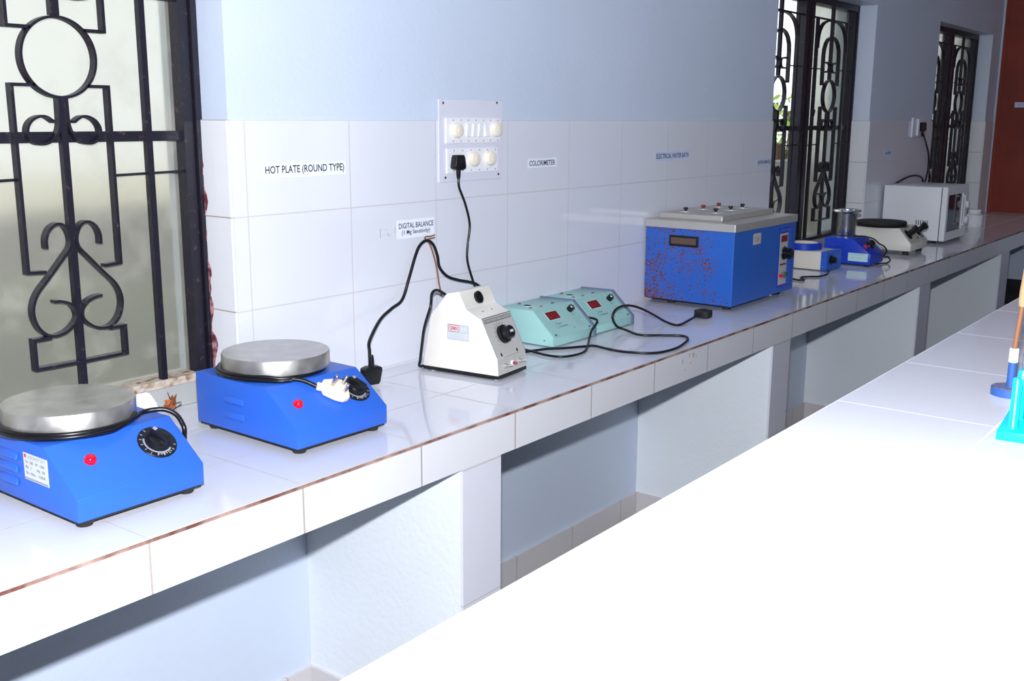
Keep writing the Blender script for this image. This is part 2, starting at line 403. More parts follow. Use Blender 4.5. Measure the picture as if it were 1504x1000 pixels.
# ---------------------------------------------------------------- windows with ornamental grilles
def grille(parent, xc, y0, y1, right_hinge):
    """one casement's iron grille centred on xc (pattern measured about its middle bar)"""
    X = lambda p: [(xc+a, b) for a, b in p]
    mir = lambda p: [(-a, b) for a, b in p]
    g = NB(); W = .182
    for s in (-1, 1):
        box(g, (xc+s*W-.0065, y0+.004, .066), (xc+s*W+.0065, y1, 1.064))
    ym = y1-.006
    box(g, (xc-.0065, y0+.004, .066), (xc+.0065, y1, .6455)); box(g, (xc-.0085, y0+.004, .795), (xc+.0085, y1, 1.125))
    box(g, (xc-.27, y1-.004, .5635), (xc+.27, y1+.006, .584))
    for z in (.498, .841):
        for s in (-1, 1): tube(g, [(xc+s*.094, ym, z), (xc+s*.272, ym, z+.003*s)], .003, 6, smooth=False)
    tube(g, [(xc-.272, ym, 1.063), (xc+.272, ym, 1.063)], .0045, 6, smooth=False)
    gr = obj('grille', g, 'iron', parent)
    def part(n, pts, th=.005, sm=True, cl=False, two=True, k=8):
        for q in ((pts, mir(pts)) if two else (pts,)):
            b = NB(); strip(b, X(q), th, y0, y1, k, cl, sm); obj(n, b, 'iron', gr, smooth=40 if sm else None)
    part('ring', [(.0735*math.cos(a*math.pi/12), .7195+.0725*math.sin(a*math.pi/12)) for a in range(24)], .005, True, True, False, 4)
    part('bracket', [(.052, .6685), (.096, .6685), (.096, .326), (.061, .324)], .006, False)
    part('bracket', [(.052, .771), (.096, .771), (.096, .9), (.092, .93), (.075, .958), (.05, .976), (.02, .985), (0, .987)], .006, False)
    part('scroll', [(.02, .602), (.034, .611), (.048, .612), (.063, .605), (.072, .592), (.072, .577), (.063, .566), (.048, .5615), (.03, .566), (.017, .578), (.009, .598), (.0075, .645)])
    part('scroll', [(.056, .368), (.055, .388), (.046, .405), (.03, .413), (.015, .406), (.0065, .386), (.009, .366), (.026, .346), (.055, .314), (.083, .283), (.093, .252), (.085, .22), (.062, .201), (.032, .204), (.009, .222), (.006, .24), (.016, .256), (.034, .264), (.05, .266)])
    part('foot_bracket', [(.062, .1975), (.096, .1975), (.096, .141), (0, .140)], .006, False)
    part('arch', [(.178, .93), (.174, .972), (.16, 1.006), (.134, 1.032), (.1, 1.048), (.055, 1.057), (.008, 1.059)], .006)
    part('scroll', [(.066, .83), (.05, .828), (.02, .831), (.01, .843), (.009, .858), (.02, .868), (.05, .872), (.066, .87)], .006)
    return gr
def casement_window(name, a, b, xcs, label, panes):
    w = thing(name, label, 'window', ((a+b)/2, .1, .05), kind='structure'); inv = Matrix.Translation((-(a+b)/2, -.1, -.05))
    y0, y1 = .092, .118
    f = NB()
    for x0, x1 in ((a, a+.014), (b-.014, b)): box(f, (x0, y0-.002, .055), (x1, .15, OT-.001), mx=inv)
    for x0, x1 in ((a+.017, a+.04), (b-.04, b-.017)): box(f, (x0, y0+.006, .066), (x1, .14, 1.122), mx=inv)
    box(f, (a, y0-.002, 1.122), (b, .15, OT-.001), mx=inv)
    mid = (xcs[0]+xcs[1])/2
    obj('window_frame', f, 'iron', w)
    f = NB(); box(f, (mid-.05, y0+.002, .066), (mid-.012, .142, 1.122), mx=inv); box(f, (mid+.012, y0+.002, .066), (mid+.05, .142, 1.122), mx=inv); box(f, (mid-.011, y0+.016, .066), (mid+.011, .15, 1.122), mx=inv)
    obj('mullion', f, 'iron', w)
    f = NB(); box(f, (a+.001, .094, .0505), (b-.001, .15, .067), mx=inv); obj('bottom_rail', f, 'rusty_bar' if a < -1 else 'iron', w)
    for xc in xcs:
        g = grille(w, xc-(a+b)/2, .094-.1, .112-.1, True)
        g.location = (0, 0, -.05)
    f = NB(); tube(f, [(mid+.05, .088, .62), (mid+.075, .085, .625), (mid+.09, .085, .655)], .004, 6); 
    for v in f.verts: v.co = inv @ v.co
    obj('latch', f, 'iron', w)
    for i in panes:
        x0, x1 = ((a+.03, mid-.03), (mid+.03, b-.03))[i]
        f = NB(); box(f, (x0, .128, .062), (x1, .132, 1.126), mx=inv); obj('glass_pane', f, 'frosted', w, label='frosted dusty glass pane')
    return w
casement_window('window_1', -1.237, -.037, (-.932, -.342), 'nearest barred window with scrollwork grille and frosted glass, at the left edge', (0, 1))
casement_window('window_2', 2.665, 3.815, (2.925, 3.512), 'middle barred window behind the steel cup, its left casement open to bright daylight', (1,))
casement_window('window_3', 4.86, 6.034, (5.15, 5.73), 'farthest narrow-looking barred window above the microwave', (0, 1))

# ---------------------------------------------------------------- the long tiled counter
FY = -.4811
lc = thing('wall_counter', 'long white tiled counter built along the window wall, carrying the instruments', 'counter', (2.0, -.24, FL))
LI = Matrix.Translation((-2.0, .24, -FL))
def cpart(n, m, boxes, label=None):
    b = NB()
    for q in boxes: box(b, q[0], q[1], mx=LI)
    return obj(n, b, m, lc, label=label)
cpart('worktop', 'counter_tile', [((-3.2, FY, -.0015), (XE, -.0001, 0))] + [((a+.0042, -.0001, -.0015), (b-.0042, .0995, 0)) for a, b in OPEN], 'glossy white tiled top')
cpart('slab', 'niche_paint', [((-3.2, FY+.006, -.0885), (XE, .0055, -.0095))])
cpart('screed', 'edge_grout', [((-3.2, FY+.0025, -.0095), (XE, -.0005, -.0016))], 'brown grout line under the counter edge')
cpart('fascia', 'fascia_tile', [((-3.2, FY, -.0892), (XE, FY+.006, -.0085))], 'white tiled front edge')
PX = [(-1.405, -1.28), (.131, .258), (1.666, 1.803), (3.2, 3.353), (4.65, 4.83)]
for a, b in PX:
    p = cpart('partition', 'niche_paint', [((a+.001, FY+.008, FL), (b-.001, .0055, -.0886))])
    f = NB(); box(f, (a, FY+.001, FL), (b, FY+.0079, -.0893), mx=LI); q = obj('front_tile', f, 'pillar_tile', p)
for i, (a, b) in enumerate(PX):
    nx = PX[i+1][0] if i+1 < len(PX) else XE
    cpart('skirting', 'skirting_tile', [((b-.001, -.004, FL), (nx+.001, .0059, -.69)), ((nx-.007, FY+.03, FL), (nx+.0009, -.004, -.69)), ((b-.0009, FY+.03, FL), (b+.007, -.004, -.69))])
# brown stains on the counter front

for x, z, w, h in ((1.058, -.032, .006, .014), (1.098, -.022, .005, .02), (1.12, -.024, .009, .022), (1.106, -.044, .004, .012), (1.136, -.028, .003, .014), (1.075, -.058, .005, .006)):
    b = NB(); prism(b, [(x+math.cos(k*.698)*w*(.8+.35*math.sin(k*2.3+x*90)), z+math.sin(k*.698)*h*.5*(.8+.3*math.cos(k*1.7+x*50))) for k in range(9)], 'y', FY-.0004, FY-.0001, mx=LI); obj('stain', b, 'edge_stain', lc)

# ---------------------------------------------------------------- island bench in front
TZ = .2327
isl = thing('island_bench', 'broad white tiled island bench in the foreground, washed out by the flash', 'bench', (.4, -2.1, FL))
II = Matrix.Translation((-.4, 2.1, -FL))
b = NB(); box(b, (-2.4, -1.615, TZ-.05), (3.2, -1.3, TZ), mx=II, mi=0); box(b, (-2.4, -2.9, TZ-.05), (3.2, -1.6151, TZ), mx=II, mi=1)
obj('worktop', b, None, isl, mats=['island_tile', 'island_tile_b'])
b = NB(); box(b, (-2.3, -2.8, FL), (3.1, -1.36, TZ-.0501), mx=II); obj('base', b, 'base_paint', isl)

# ---------------------------------------------------------------- end wall: maroon board
mb = thing('wall_board', 'dark maroon board covering the far end wall', 'board', (XE-.012, -1.2, 0))
b = NB(); box(b, (0, -1.2, .002), (.0119, 1.19, 2.0)); obj('panel', b, 'maroon', mb)
b = NB(); box(b, (-.003, 1.165, .002), (-.0001, 1.19, 2.0)); obj('edge_strip', b, 'maroon', mb)
t = thing('wall_label', 'small pale label on the dark maroon board', 'label', (XE-.0121, -.17, .7))
b = NB(); box(b, (-.001, -.05, -.004), (0, .05, .03)); obj('paper', b, 'paper_blue', t)
text('lettering', 'SPECTROSCOPE', .07, .012, frame((-.0011, .035, .007), (0, -1, 0), (0, 0, 1)), 'grey_ink', t)

# ---------------------------------------------------------------- outside the windows
b = NB(); box(b, (-12, .3, -1.35), (30, 30, -1.2)); g = struct('ground', b, 'ground')
b = NB(); box(b, (-12, 3.0, -1.2), (30, 3.2, .15)); struct('wall_compound', b, 'compound', 'grey compound wall outside the windows')
def bush(x, y, r, n, label, m='leaf', k=1):
    t = thing('garden_bush', label, 'bush', (x, y, -1.2), group='bushes outside')
    b = NB(); tube(b, [(0, 0, 0), (.05, .02, .7*k), (0, 0, 1.5*k)], .05*k, 8); tube(b, [(.03, .01, .8*k), (.3*k, 0, 1.5*k), (.5*k, .1, 1.9*k)], .03*k, 8); tube(b, [(.03, .01, .9*k), (-.3*k, 0, 1.5*k), (-.5*k, -.1, 2.0*k)], .03*k, 8)
    obj('stem', b, 'bark', t)
    b = NB()
    for i in range(n):
        d = Vector((random.gauss(0, 1), random.gauss(0, 1), random.gauss(0, 1))).normalized()*r*random.random()**.5
        c = Vector((d.x*1.3, d.y, (1.75+d.z*.55)*k)); u = Vector((random.gauss(0, 1), random.gauss(0, 1), random.gauss(0, 1))).normalized(); v = u.orthogonal().normalized()
        s = random.uniform(.04, .08)
        vs = [b.verts.new(c+q) for q in (u*s, v*s*.4, -u*s, -v*s*.4)]; b.faces.new(vs)
    obj('foliage', b, m, t)
bush(11.8, 3.9, .8, 420, 'sunlit leafy bush beyond the compound wall, seen through the open casement')
bush(.2, 1.5, .62, 900, 'dark green shrub outside, showing dimly through the nearest frosted window', 'leaf_dark', .62)
bush(-1.5, 1.7, .7, 500, 'dark green shrub outside the left half of the nearest window', 'leaf_dark', .62)

# ---------------------------------------------------------------- wall labels
def wall_label(x0, x1, z0, z1, lines, label, paper='paper', ink='ink', skew=0):
    t = thing('wall_label', label, 'label', ((x0+x1)/2, 0, (z0+z1)/2), group='paper labels on the wall tiles'); w = (x1-x0)/2; h = (z1-z0)/2
    b = NB(); box(b, (-w, -.0008, -h), (w, -.0001, h)); obj('paper', b, paper, t)
    for body, a, c, lo, hi in lines:
        text('lettering', body, c-a, hi-lo, frame((a-(x0+x1)/2, -.0009, lo-(z0+z1)/2), (1, 0, 0), (0, 0, 1)), ink, t, bold=.012)
    return t
wall_label(.046, .285, .484, .514, [('HOT PLATE (ROUND TYPE)', .05, .280, .4885, .510)], 'white paper label reading HOT PLATE (ROUND TYPE) on the wall tiles')
wall_label(.453, .5915, .318, .364, [('DIGITAL BALANCE', .459, .587, .343, .3565), ('(1 Mg Sensitivity)', .470, .574, .325, .339)], 'white paper label reading DIGITAL BALANCE beside a brown wire', ink='blue_ink')
wall_label(.994, 1.135, .474, .5, [('COLORIMETER', .999, 1.127, .4795, .4945)], 'white paper label reading COLORIMETER right of the switchboard', ink='blue_ink')
wall_label(1.712, 1.955, .472, .504, [('ELECTRICAL WATER BATH', 1.722, 1.95, .48, .4965)], 'bluish paper label reading ELECTRICAL WATER BATH above the rusty blue tank', 'paper_blue', 'blue_ink')
wall_label(2.52, 2.662, .429, .459, [('HEATING MANTLE', 2.532, 2.656, .437, .451)], 'bluish paper label at the wall edge beside the middle window', 'paper_blue', 'blue_ink')
wall_label(4.047, 4.19, .428, .459, [('OVEN', 4.07, 4.16, .438, .45)], 'small bluish label on the dim wall tiles behind the microwave', 'paper_blue', 'blue_ink')
# torn remains of an older label
b = NB()
for x, z, w, h in ((.394, .326, .0012, .022), (.396, .347, .004, .001), (.402, .331, .002, .001), (.408, .331, .002, .001), (.413, .345, .004, .001), (.42, .33, .002, .006), (.426, .329, .003, .002), (.446, .335, .0012, .014)):
    box(b, (x, -.0005, z), (x+w, -.0001, z+h))
tag(obj('label_remains', b, 'grey_ink'), 'faint torn remains of an old label left of the DIGITAL BALANCE paper', 'label remains')
# ---------------------------------------------------------------- switchboard
sb = thing('switchboard', 'pale lilac switchboard with cream sockets and white rocker switches on the wall', 'switchboard', (.74, 0, .45))
b = NB(); box(b, (-.132, -.004, .0), (.132, -.0001, .209), .0015); plate = obj('plate', b, 'switch_plate', sb)
def socket(x, z, m=None, y=-.0145):
    b = NB(); lathe(b, [(.018, 0), (.0185, .009), (.0165, .0135), (.012, .015)], 32, frame((x, y, z), (1, 0, 0), (0, 0, 1)))
    s = obj('socket_cover', b, 'cream_socket', sb, smooth=40)
    b = NB(); cyl(b, .006, .0148, .0165, 16, frame((x, y, z), (1, 0, 0), (0, 0, 1))); obj('boss', b, 'cream_socket', s)
for z0, z1, x0, x1 in ((.098, .163, -.109, .116), (.022, .086, -.106, .106)):
    b = NB(); box(b, (x0, -.0145, z0), (x1, -.0101, z1), .0015); mod = obj('module_strip', b, 'switch_white', sb)
    n = 7 if z0 > .05 else 6
    for i in range(n):
        xx = x0+.028+i*(x1-x0-.04)/(n-1)
        for zz in (z0+.006, z1-.006):
            b = NB(); box(b, (xx-.0012, -.0149, zz-.0016), (xx+.0012, -.0144, zz+.0016)); obj('screw', b, 'screw', mod)
socket(-.072, .131); socket(.092, .132); socket(-.003, .057); socket(.066, .057)
for i, x in enumerate((-.022, .003, .028, .054)):
    b = NB(); k = -1 if i == 3 else 1
    prism(b, [(-.0144, -.017), (-.0144, .017), (-.0175-.004*(k > 0), .017*.9), (-.0175-.004*(k < 0), -.017*.9)], 'x', x-.0085, x+.0085, .0008, Matrix.Translation((0, 0, .131)))
    obj('rocker_switch', b, 'switch_white', sb)
for x, z in ((-.115, .2), (.105, .203), (-.108, .012), (.112, .013)):
    b = NB(); cyl(b, .0032, 0, .0012, 12, frame((x, -.0101, z), (1, 0, 0), (0, 0, 1))); obj('screw', b, 'screw', sb)

for ch in sb.children:
    if ch != plate: ch.location.y = .006

# ---------------------------------------------------------------- mains plugs
def plug_bm(b, mx, s=1.0):
    """a moulded mains plug: flat back at n=0, cable leaves towards -v"""
    pr = [(-.017, .02), (-.0185, .012), (-.025, -.012), (-.024, -.02), (-.012, -.024), (.012, -.024), (.024, -.02), (.025, -.012), (.0185, .012), (.017, .02)]
    prism(b, [(x*s, y*s) for x, y in pr], 'z', 0, .022*s, .003*s, mx)
    lathe(b, [(.0075*s, 0), (.0065*s, .018*s), (.0045*s, .028*s)], 12, mx @ frame((0, -.022*s, .011*s), (1, 0, 0), (0, 0, 1)))
    box(b, (-.006*s, -.012*s, .0219*s), (.006*s, .008*s, .0245*s), .001*s, mx)

# ---------------------------------------------------------------- round hot plates
SL_U = Vector((1, 0, 0)); SL_V = Vector((0, .797, .605))
def dial(parent, o, u, v, r, knob=True, word='SUNVIC'):
    F = frame(o, u, v)
    b = NB(); lathe(b, [(r, 0), (r, .0015), (r*.97, .0022)], 48, F); d = obj('dial', b, 'black', parent, smooth=30, label='black dial with white scale')
    b = NB()
    for i in range(11):
        a = math.radians(20+i*22)
        q = F @ Matrix.Rotation(a, 4, 'Z') @ Matrix.Translation((0, r*.86, .0023))
        box(b, (-.0006, -.002, 0), (.0006, .002, .0003), mx=q)
    for i in range(40):
        a0 = math.radians(60+i*4)
        q = F @ Matrix.Rotation(a0, 4, 'Z') @ Matrix.Translation((0, r*.70, .0023)); box(b, (-r*.028, -.0014, 0), (r*.028, .0014, .0003), mx=q)
    obj('scale', b, 'white_print' if False else 'grey_ink', d)
    n = len(word)
    for i, ch in enumerate(word):
        a = math.radians(180-26+i*52/(n-1)) if n > 1 else math.pi
        q = F @ Matrix.Rotation(a, 4, 'Z') @ Matrix.Translation((0, r*.80, .0023)) @ Matrix.Rotation(math.pi, 4, 'Z') @ Matrix.Translation((-.0015, -.002, 0))
        if ch != 'I': text('lettering', ch, .003, .0045, q, 'white_print', d)
        else: text('lettering', ch, .0008, .0045, q @ Matrix.Translation((.001, 0, 0)), 'white_print', d)
    b = NB(); lathe(b, [(r*.62, .0022), (r*.6, .008), (r*.5, .0125), (r*.2, .0145)], 40, F); box(b, (-r*.17, -r*.55, .004), (r*.17, r*.55, .024), .002, F @ Matrix.Rotation(math.radians(25), 4, 'Z'))
    k = obj('knob', b, 'black', d, smooth=35)
    b = NB(); box(b, (-r*.1, r*.3, .0241), (r*.1, r*.5, .0244), mx=F @ Matrix.Rotation(math.radians(25), 4, 'Z')); obj('pointer', b, 'grey_ink', k)
def lens(parent, o, u, v, r=.007, m='red_lens', label='red indicator light'):
    F = frame(o, u, v); b = NB(); lathe(b, [(r*1.15, 0), (r*1.15, .002), (r, .0022), (r, .006), (r*.8, .009), (r*.4, .0105)], 24, F)
    return obj('indicator_light', b, m, parent, smooth=50, label=label)
def louver(parent, o, L, u=(0, -1, 0), v=(0, 0, 1), m='blue', h=.007):
    F = frame(o, u, v); b = NB()
    pr = [(0, -h), (0, h), (.004, -h*.2), (.005, -h*.9), (.004, -h)]
    vs = prism(b, [(-h, 0), (h*.9, 0), (h*.2, .0035), (-h*.6, .0055), (-h, .0045)], 'x', -L/2, L/2, .0012, F)
    obj('louver', b, m, parent, smooth=40)
def hot_plate(name, label, loc, w, rz, r, cxy, louvers, cat='hot plate'):
    t = thing(name, label, cat, loc, rz, 'blue round hot plates')
    D, H0, H1, YS = .305, .013, .116, .087
    pr = [(0, H0), (-.001, .05), (YS-.001, H1), (D, H1), (D, H0)]
    b = NB(); prism(b, pr, 'x', 0, w, .0022); obj('body', b, 'blue', t, smooth=30)
    b = NB(); box(b, (.004, .004, H0-.004), (w-.004, D-.004, H0+.0005)); obj('bottom_plate', b, 'rubber', t)
    for x in (.022, w-.022):
        for y in (.022, D-.03):
            b = NB(); lathe(b, [(.012, 0), (.0155, .009), (.0155, .0095)], 24, Matrix.Translation((x, y, 0))); obj('foot', b, 'rubber', t)
    c = Matrix.Translation((cxy[0], cxy[1], 0))
    b = NB(); cyl(b, r*.93, H1-.001, .124, 48, c); obj('collar', b, 'black', t, smooth=40)
    b = NB(); lathe(b, [(r*.97, .1235), (r, .126), (r, .1525), (r-.0015, .155), (r*.5, .1553), (.001, .1553)], 72, c, cap1=True); obj('heating_plate', b, 'alu', t, smooth=40, label='round cast aluminium heating plate')
    for y, z in louvers: louver(t, (-.0003, y, z), .06)
    return t
# nearer one
h1 = hot_plate('hot_plate', 'blue hot plate nearest the camera with silver rating label and cord wound round its plate', (-.645, -.378, 0), .227, 0, .1045, (.102, .181), [(.193, .087), (.195, .066), (.198, .044)])
dial(h1, (.175, .0495, .0885), SL_U, SL_V, .0325); lens(h1, (.055, .0495, .0885), SL_U, SL_V, .0085)
RL = frame((-.0004, .145, .054), (0, -1, 0), (0, 0, 1))
b = NB(); box(b, (0, 0, 0), (.07, .044, .0008), mx=RL); lb = obj('rating_label', b, 'silver_label', h1, label='silver rating label')
b = NB(); box(b, (.003, .0365, .0008), (.009, .042, .0011), mx=RL); obj('logo', b, 'red_ink', lb)
b = NB(); box(b, (.001, .001, .0008), (.069, .004, .001), mx=RL); obj('stripe', b, 'grey_ink', lb)
text('lettering', 'LABORATORY', .052, .005, RL @ Matrix.Translation((.012, .0365, .0008)), 'grey_ink', lb)
for i, s in enumerate(('Vo  230   W   1500', 'Ph  1      Hz  50', 'Sr. No.  1204')): text('lettering', s, .056, .0045, RL @ Matrix.Translation((.006, .028-i*.009, .0008)), 'blue_ink', lb)
def arc(c, r, z, a0, a1, n): return [(c[0]+r*math.cos(math.radians(a0+(a1-a0)*i/n)), c[1]+r*math.sin(math.radians(a0+(a1-a0)*i/n)), z) for i in range(n+1)]
P = arc((.102, .181), .1095, .1262, 110, 306, 14) + [(.188, .104, .1275), (.207, .097, .129), (.221, .087, .1275), (.2315, .075, .119), (.2345, .064, .106), (.2345, .058, .09), (.234, .07, .05), (.234, .12, .012), (.233, .2, .005), (.232, .29, .005), (.19, .32, .005)]
b = NB(); tube(b, P, .0042); tube(b, arc((.102, .181), .1145, .1225, 128, 272, 12) + [(.125, .0715, .124), (.15, .082, .1275), (.17, .098, .1315)], .0036); obj('power_cord', b, 'cable', h1, smooth=60, label='black cord wound round the plate')
# second one
h2 = hot_plate('hot_plate', 'blue hot plate with a white three-pin plug lying on its front panel', (-.201, -.363, 0), .231, math.radians(-1), .107, (.115, .195), [(.182, .077), (.182, .046)])
dial(h2, (.187, .0445, .085), SL_U, SL_V, .032); lens(h2, (.04, .0435, .0838), SL_U, SL_V, .0085)
b = NB(); tube(b, arc((.115, .195), .1115, .1262, 120, 222, 10) + [(.048, .103, .1235), (.068, .088, .1212), (.085, .074, .116), (.1, .0592, .1056)], .0042)
tube(b, arc((.115, .195), .1165, .1215, 120, 212, 8) + [(.04, .1, .1205), (.062, .084, .1205)], .0036)
pc = obj('power_cord', b, 'cable', h2, smooth=60, label='black cord running round the plate to the white plug')
PF = frame((.136, .047, .0866), (1, 0, 0), SL_V) @ Matrix.Rotation(math.radians(60), 4, 'Z')
b = NB(); pr = [(-.016, -.028), (-.008, -.031), (.008, -.031), (.016, -.028), (.025, -.004), (.026, .012), (.02, .024), (-.02, .024), (-.026, .012), (-.025, -.004)]
prism(b, [(x, -y) for x, y in pr], 'z', .002, .016, .003, PF); prism(b, [(x*.72, -y*.74) for x, y in pr], 'z', .0155, .0185, .001, PF); box(b, (-.007, .029, .003), (.007, .041, .014), .002, PF)
pg = obj('plug', b, 'cream_plastic', pc, smooth=40, label='white three-pin plug with metal pins')
for x, y, r, h in ((0, .013, .0042, .046), (-.011, -.011, .0036, .04), (.011, -.011, .0036, .04)):
    b = NB(); cyl(b, r, .0184, h, 16, PF @ Matrix.Translation((x, y, 0)), .001); q = obj('plug_pin', b, 'pin', pc, smooth=40)

# dry leaf on the sill
dl = thing('dry_leaf', 'crumpled dry brown leaf on the window riser between the two hot plates', 'leaf', (-.16, .083, 0))
b = NB()
for i in range(16):
    a = i*.75; c = Vector((math.cos(a)*.016*random.random(), -.004+.008*random.random(), .004+.024*random.random()))
    u = Vector((random.uniform(-1, 1), random.uniform(-.4, .4), random.uniform(-1, 1))).normalized(); v = u.orthogonal().normalized(); s = random.uniform(.007, .013)
    vs = [b.verts.new(c+q) for q in (u*s, v*s*.7+u*.3*s, -u*s*.8, -v*s*.8)]; b.faces.new(vs)
for v in b.verts: v.co.z = max(v.co.z, .0005)
obj('blade', b, 'leaf_brown', dl)
b = NB(); tube(b, [(.002, 0, .02), (-.004, 0, .034), (-.006, .001, .042)], .0008, 6); tube(b, [(0, -.005, .003), (.012, -.008, .01), (.02, -.008, .013)], .0009, 6); tube(b, [(.0, -.004, .014), (.012, -.006, .017), (.02, -.008, .018)], .0007, 6); obj('stalk', b, 'twig', dl)

# ---------------------------------------------------------------- melting point apparatus
mp = thing('melting_point_apparatus', 'white melting point apparatus with grey control panel and viewing tube', 'laboratory apparatus', (.474, -.305, 0), math.radians(6))
W = .131
pr = [(.003, .012), (.006, .053), (.052, .146), (.094, .163), (.112, .206), (.15, .199), (.197, .142), (.222, .012)]
b = NB(); prism(b, pr, 'x', 0, W, .002); obj('body', b, 'ivory', mp, smooth=30)
b = NB(); box(b, (-.0005, .002, .004), (W+.0005, .222, .0125), .001); obj('base', b, 'black', mp)
for x in (.015, W-.015):
    for y in (.015, .2): b = NB(); cyl(b, .007, 0, .0041, 16, Matrix.Translation((x, y, 0))); obj('foot', b, 'silver_label', mp)
d1 = Vector((0, .046, .093)).normalized(); FP = frame((0, .0064, .054), (1, 0, 0), d1)   # sloping panel
b = NB(); box(b, (.0015, .0005, -.0002), (W-.0015, .1025, .0012), mx=FP); pnl = obj('control_panel', b, 'panel_metal', mp, label='grey etched control panel')
d0 = Vector((0, .003, .041)).normalized(); FB = frame((0, .0032, .0125), (1, 0, 0), d0)
b = NB(); box(b, (.0015, .001, -.0002), (W-.0015, .0412, .0012), mx=FB); pl2 = obj('switch_panel', b, 'panel_metal', mp)
b = NB()
for q in ((.0015, .101, W-.0015, .1025), (.006, .088, W-.006, .0895), (.006, .0965, W-.006, .0975), (.006, .088, .0072, .0975), (W-.0072, .088, W-.006, .0975)): box(b, (q[0], q[1], .0012), (q[2], q[3], .0015), mx=FP)
for i in range(14):
    q = FP @ Matrix.Translation((.062, .052, .0012)) @ Matrix.Rotation(math.radians(-130+i*20), 4, 'Z'); box(b, (-.0005, .031, 0), (.0005, .034, .0003), mx=q)
for i in range(36):
    q = FP @ Matrix.Translation((.062, .052, .0012)) @ Matrix.Rotation(math.radians(-130+i*7.3), 4, 'Z'); box(b, (-.0018, .0278, 0), (.0018, .0285, .0003), mx=q)
box(b, (.0015, .0, .0012), (.0022, .1025, .0014), mx=FP); box(b, (W-.0022, 0, .0012), (W-.0015, .1025, .0014), mx=FP)
for x in (.024, .095): box(b, (x-.003, .002, .0012), (x+.003, .010, .0015), mx=FP)
box(b, (.03, .041, .0012), (.1, .0416, .0015), mx=FB)
obj('panel_print', b, 'ink', pnl)
text('lettering', 'MELTING POINT APPARATUS', W-.02, .005, FP @ Matrix.Translation((.01, .0905, .0013)), 'ink', pnl)
F = FP @ Matrix.Translation((.062, .052, .0012))
b = NB(); lathe(b, [(.0235, 0), (.0225, .008), (.016, .010)], 40, F); lathe(b, [(.0165, .0095), (.0155, .026), (.0135, .028)], 32, F)
k = obj('knob', b, 'black', pnl, smooth=35); b = NB(); box(b, (-.007, -.003, .0281), (.007, .003, .0284), mx=F); obj('knob_mark', b, 'silver_label', k); b = NB(); box(b, (-.001, -.021, .0085), (.001, -.016, .0088), mx=F); obj('pointer', b, 'silver_label', k)
for x in (.032, .098):
    F = FB @ Matrix.Translation((x, .02, .0012)); b = NB(); lathe(b, [(.0065, 0), (.0065, .003), (.004, .0032), (.004, .008)], 16, F); sw = obj('toggle_switch', b, 'brushed', pl2, smooth=40)
    b = NB(); tube(b, [F @ Vector((0, 0, .008)), F @ Vector((.006, .001, .019))], .002, 8, smooth=False); obj('toggle', b, 'pin', sw)
b = NB(); lathe(b, [(.0066, 0), (.0066, .003), (.005, .004)], 24, FB @ Matrix.Translation((.066, .0205, .0012))); bz = obj('pilot_bezel', b, 'switch_white', pl2, smooth=40)
lens(bz, (FB @ Vector((.066, .0205, .0052))), (1, 0, 0), d0, .0036, 'pilot_red', 'small dull red pilot light')
dt = Vector((0, .018, .043)).normalized(); FT = frame((0, .094, .163), (1, 0, 0), dt)
b = NB(); lathe(b, [(.0155, 0), (.0155, .006), (.0125, .007), (.0115, .0065), (.011, .0015), (.001, .0012)], 32, FT @ Matrix.Translation((.066, .023, -.0005))); obj('viewing_tube', b, 'black', mp, smooth=35, label='black viewing eyepiece')
for x in (.045, .085):
    b = NB(); cyl(b, .002, 0, .0008, 10, frame((x, .075, .1555), (1, 0, 0), (0, .42, .17))); obj('screw', b, 'screw', mp)
FL_ = frame((-.0002, .147, .0875), (0, -1, 0), (0, 0, 1))
b = NB(); box(b, (0, 0, 0), (.061, .038, .0007), .0, FL_); rl = obj('rating_label', b, 'silver_label', mp, label='silver label with red logo')
b = NB()
for q in ((0, 0, .061, .0008), (0, .0372, .061, .038), (0, 0, .0008, .038), (.0602, 0, .061, .038), (.0, .0185, .061, .0192), (.0355, .0225, .0575, .0229), (.0355, .034, .0575, .0344), (.0355, .0225, .0359, .0344), (.0571, .0225, .0575, .0344)): box(b, (q[0], q[1], .0007), (q[2], q[3], .001), mx=FL_)
for i in range(3): box(b, (.006, .004+i*.0045, .0007), (.05, .0045+i*.0045, .0009), mx=FL_)
obj('ruling', b, 'grey_ink', rl)
b = NB(); strip(b, [(.006, .021), (.03, .021), (.033, .024), (.033, .033), (.03, .036), (.006, .036), (.003, .033), (.003, .024)], .0012, .0007, .001, 3, True, True)
for v in b.verts: v.co = FL_ @ Vector((v.co.x, v.co.z, v.co.y))
obj('logo_frame', b, 'red_ink', rl); text('logo', 'GEMIN', .023, .009, FL_ @ Matrix.Translation((.0065, .024, .0008)), 'red_ink', rl, bold=.02)
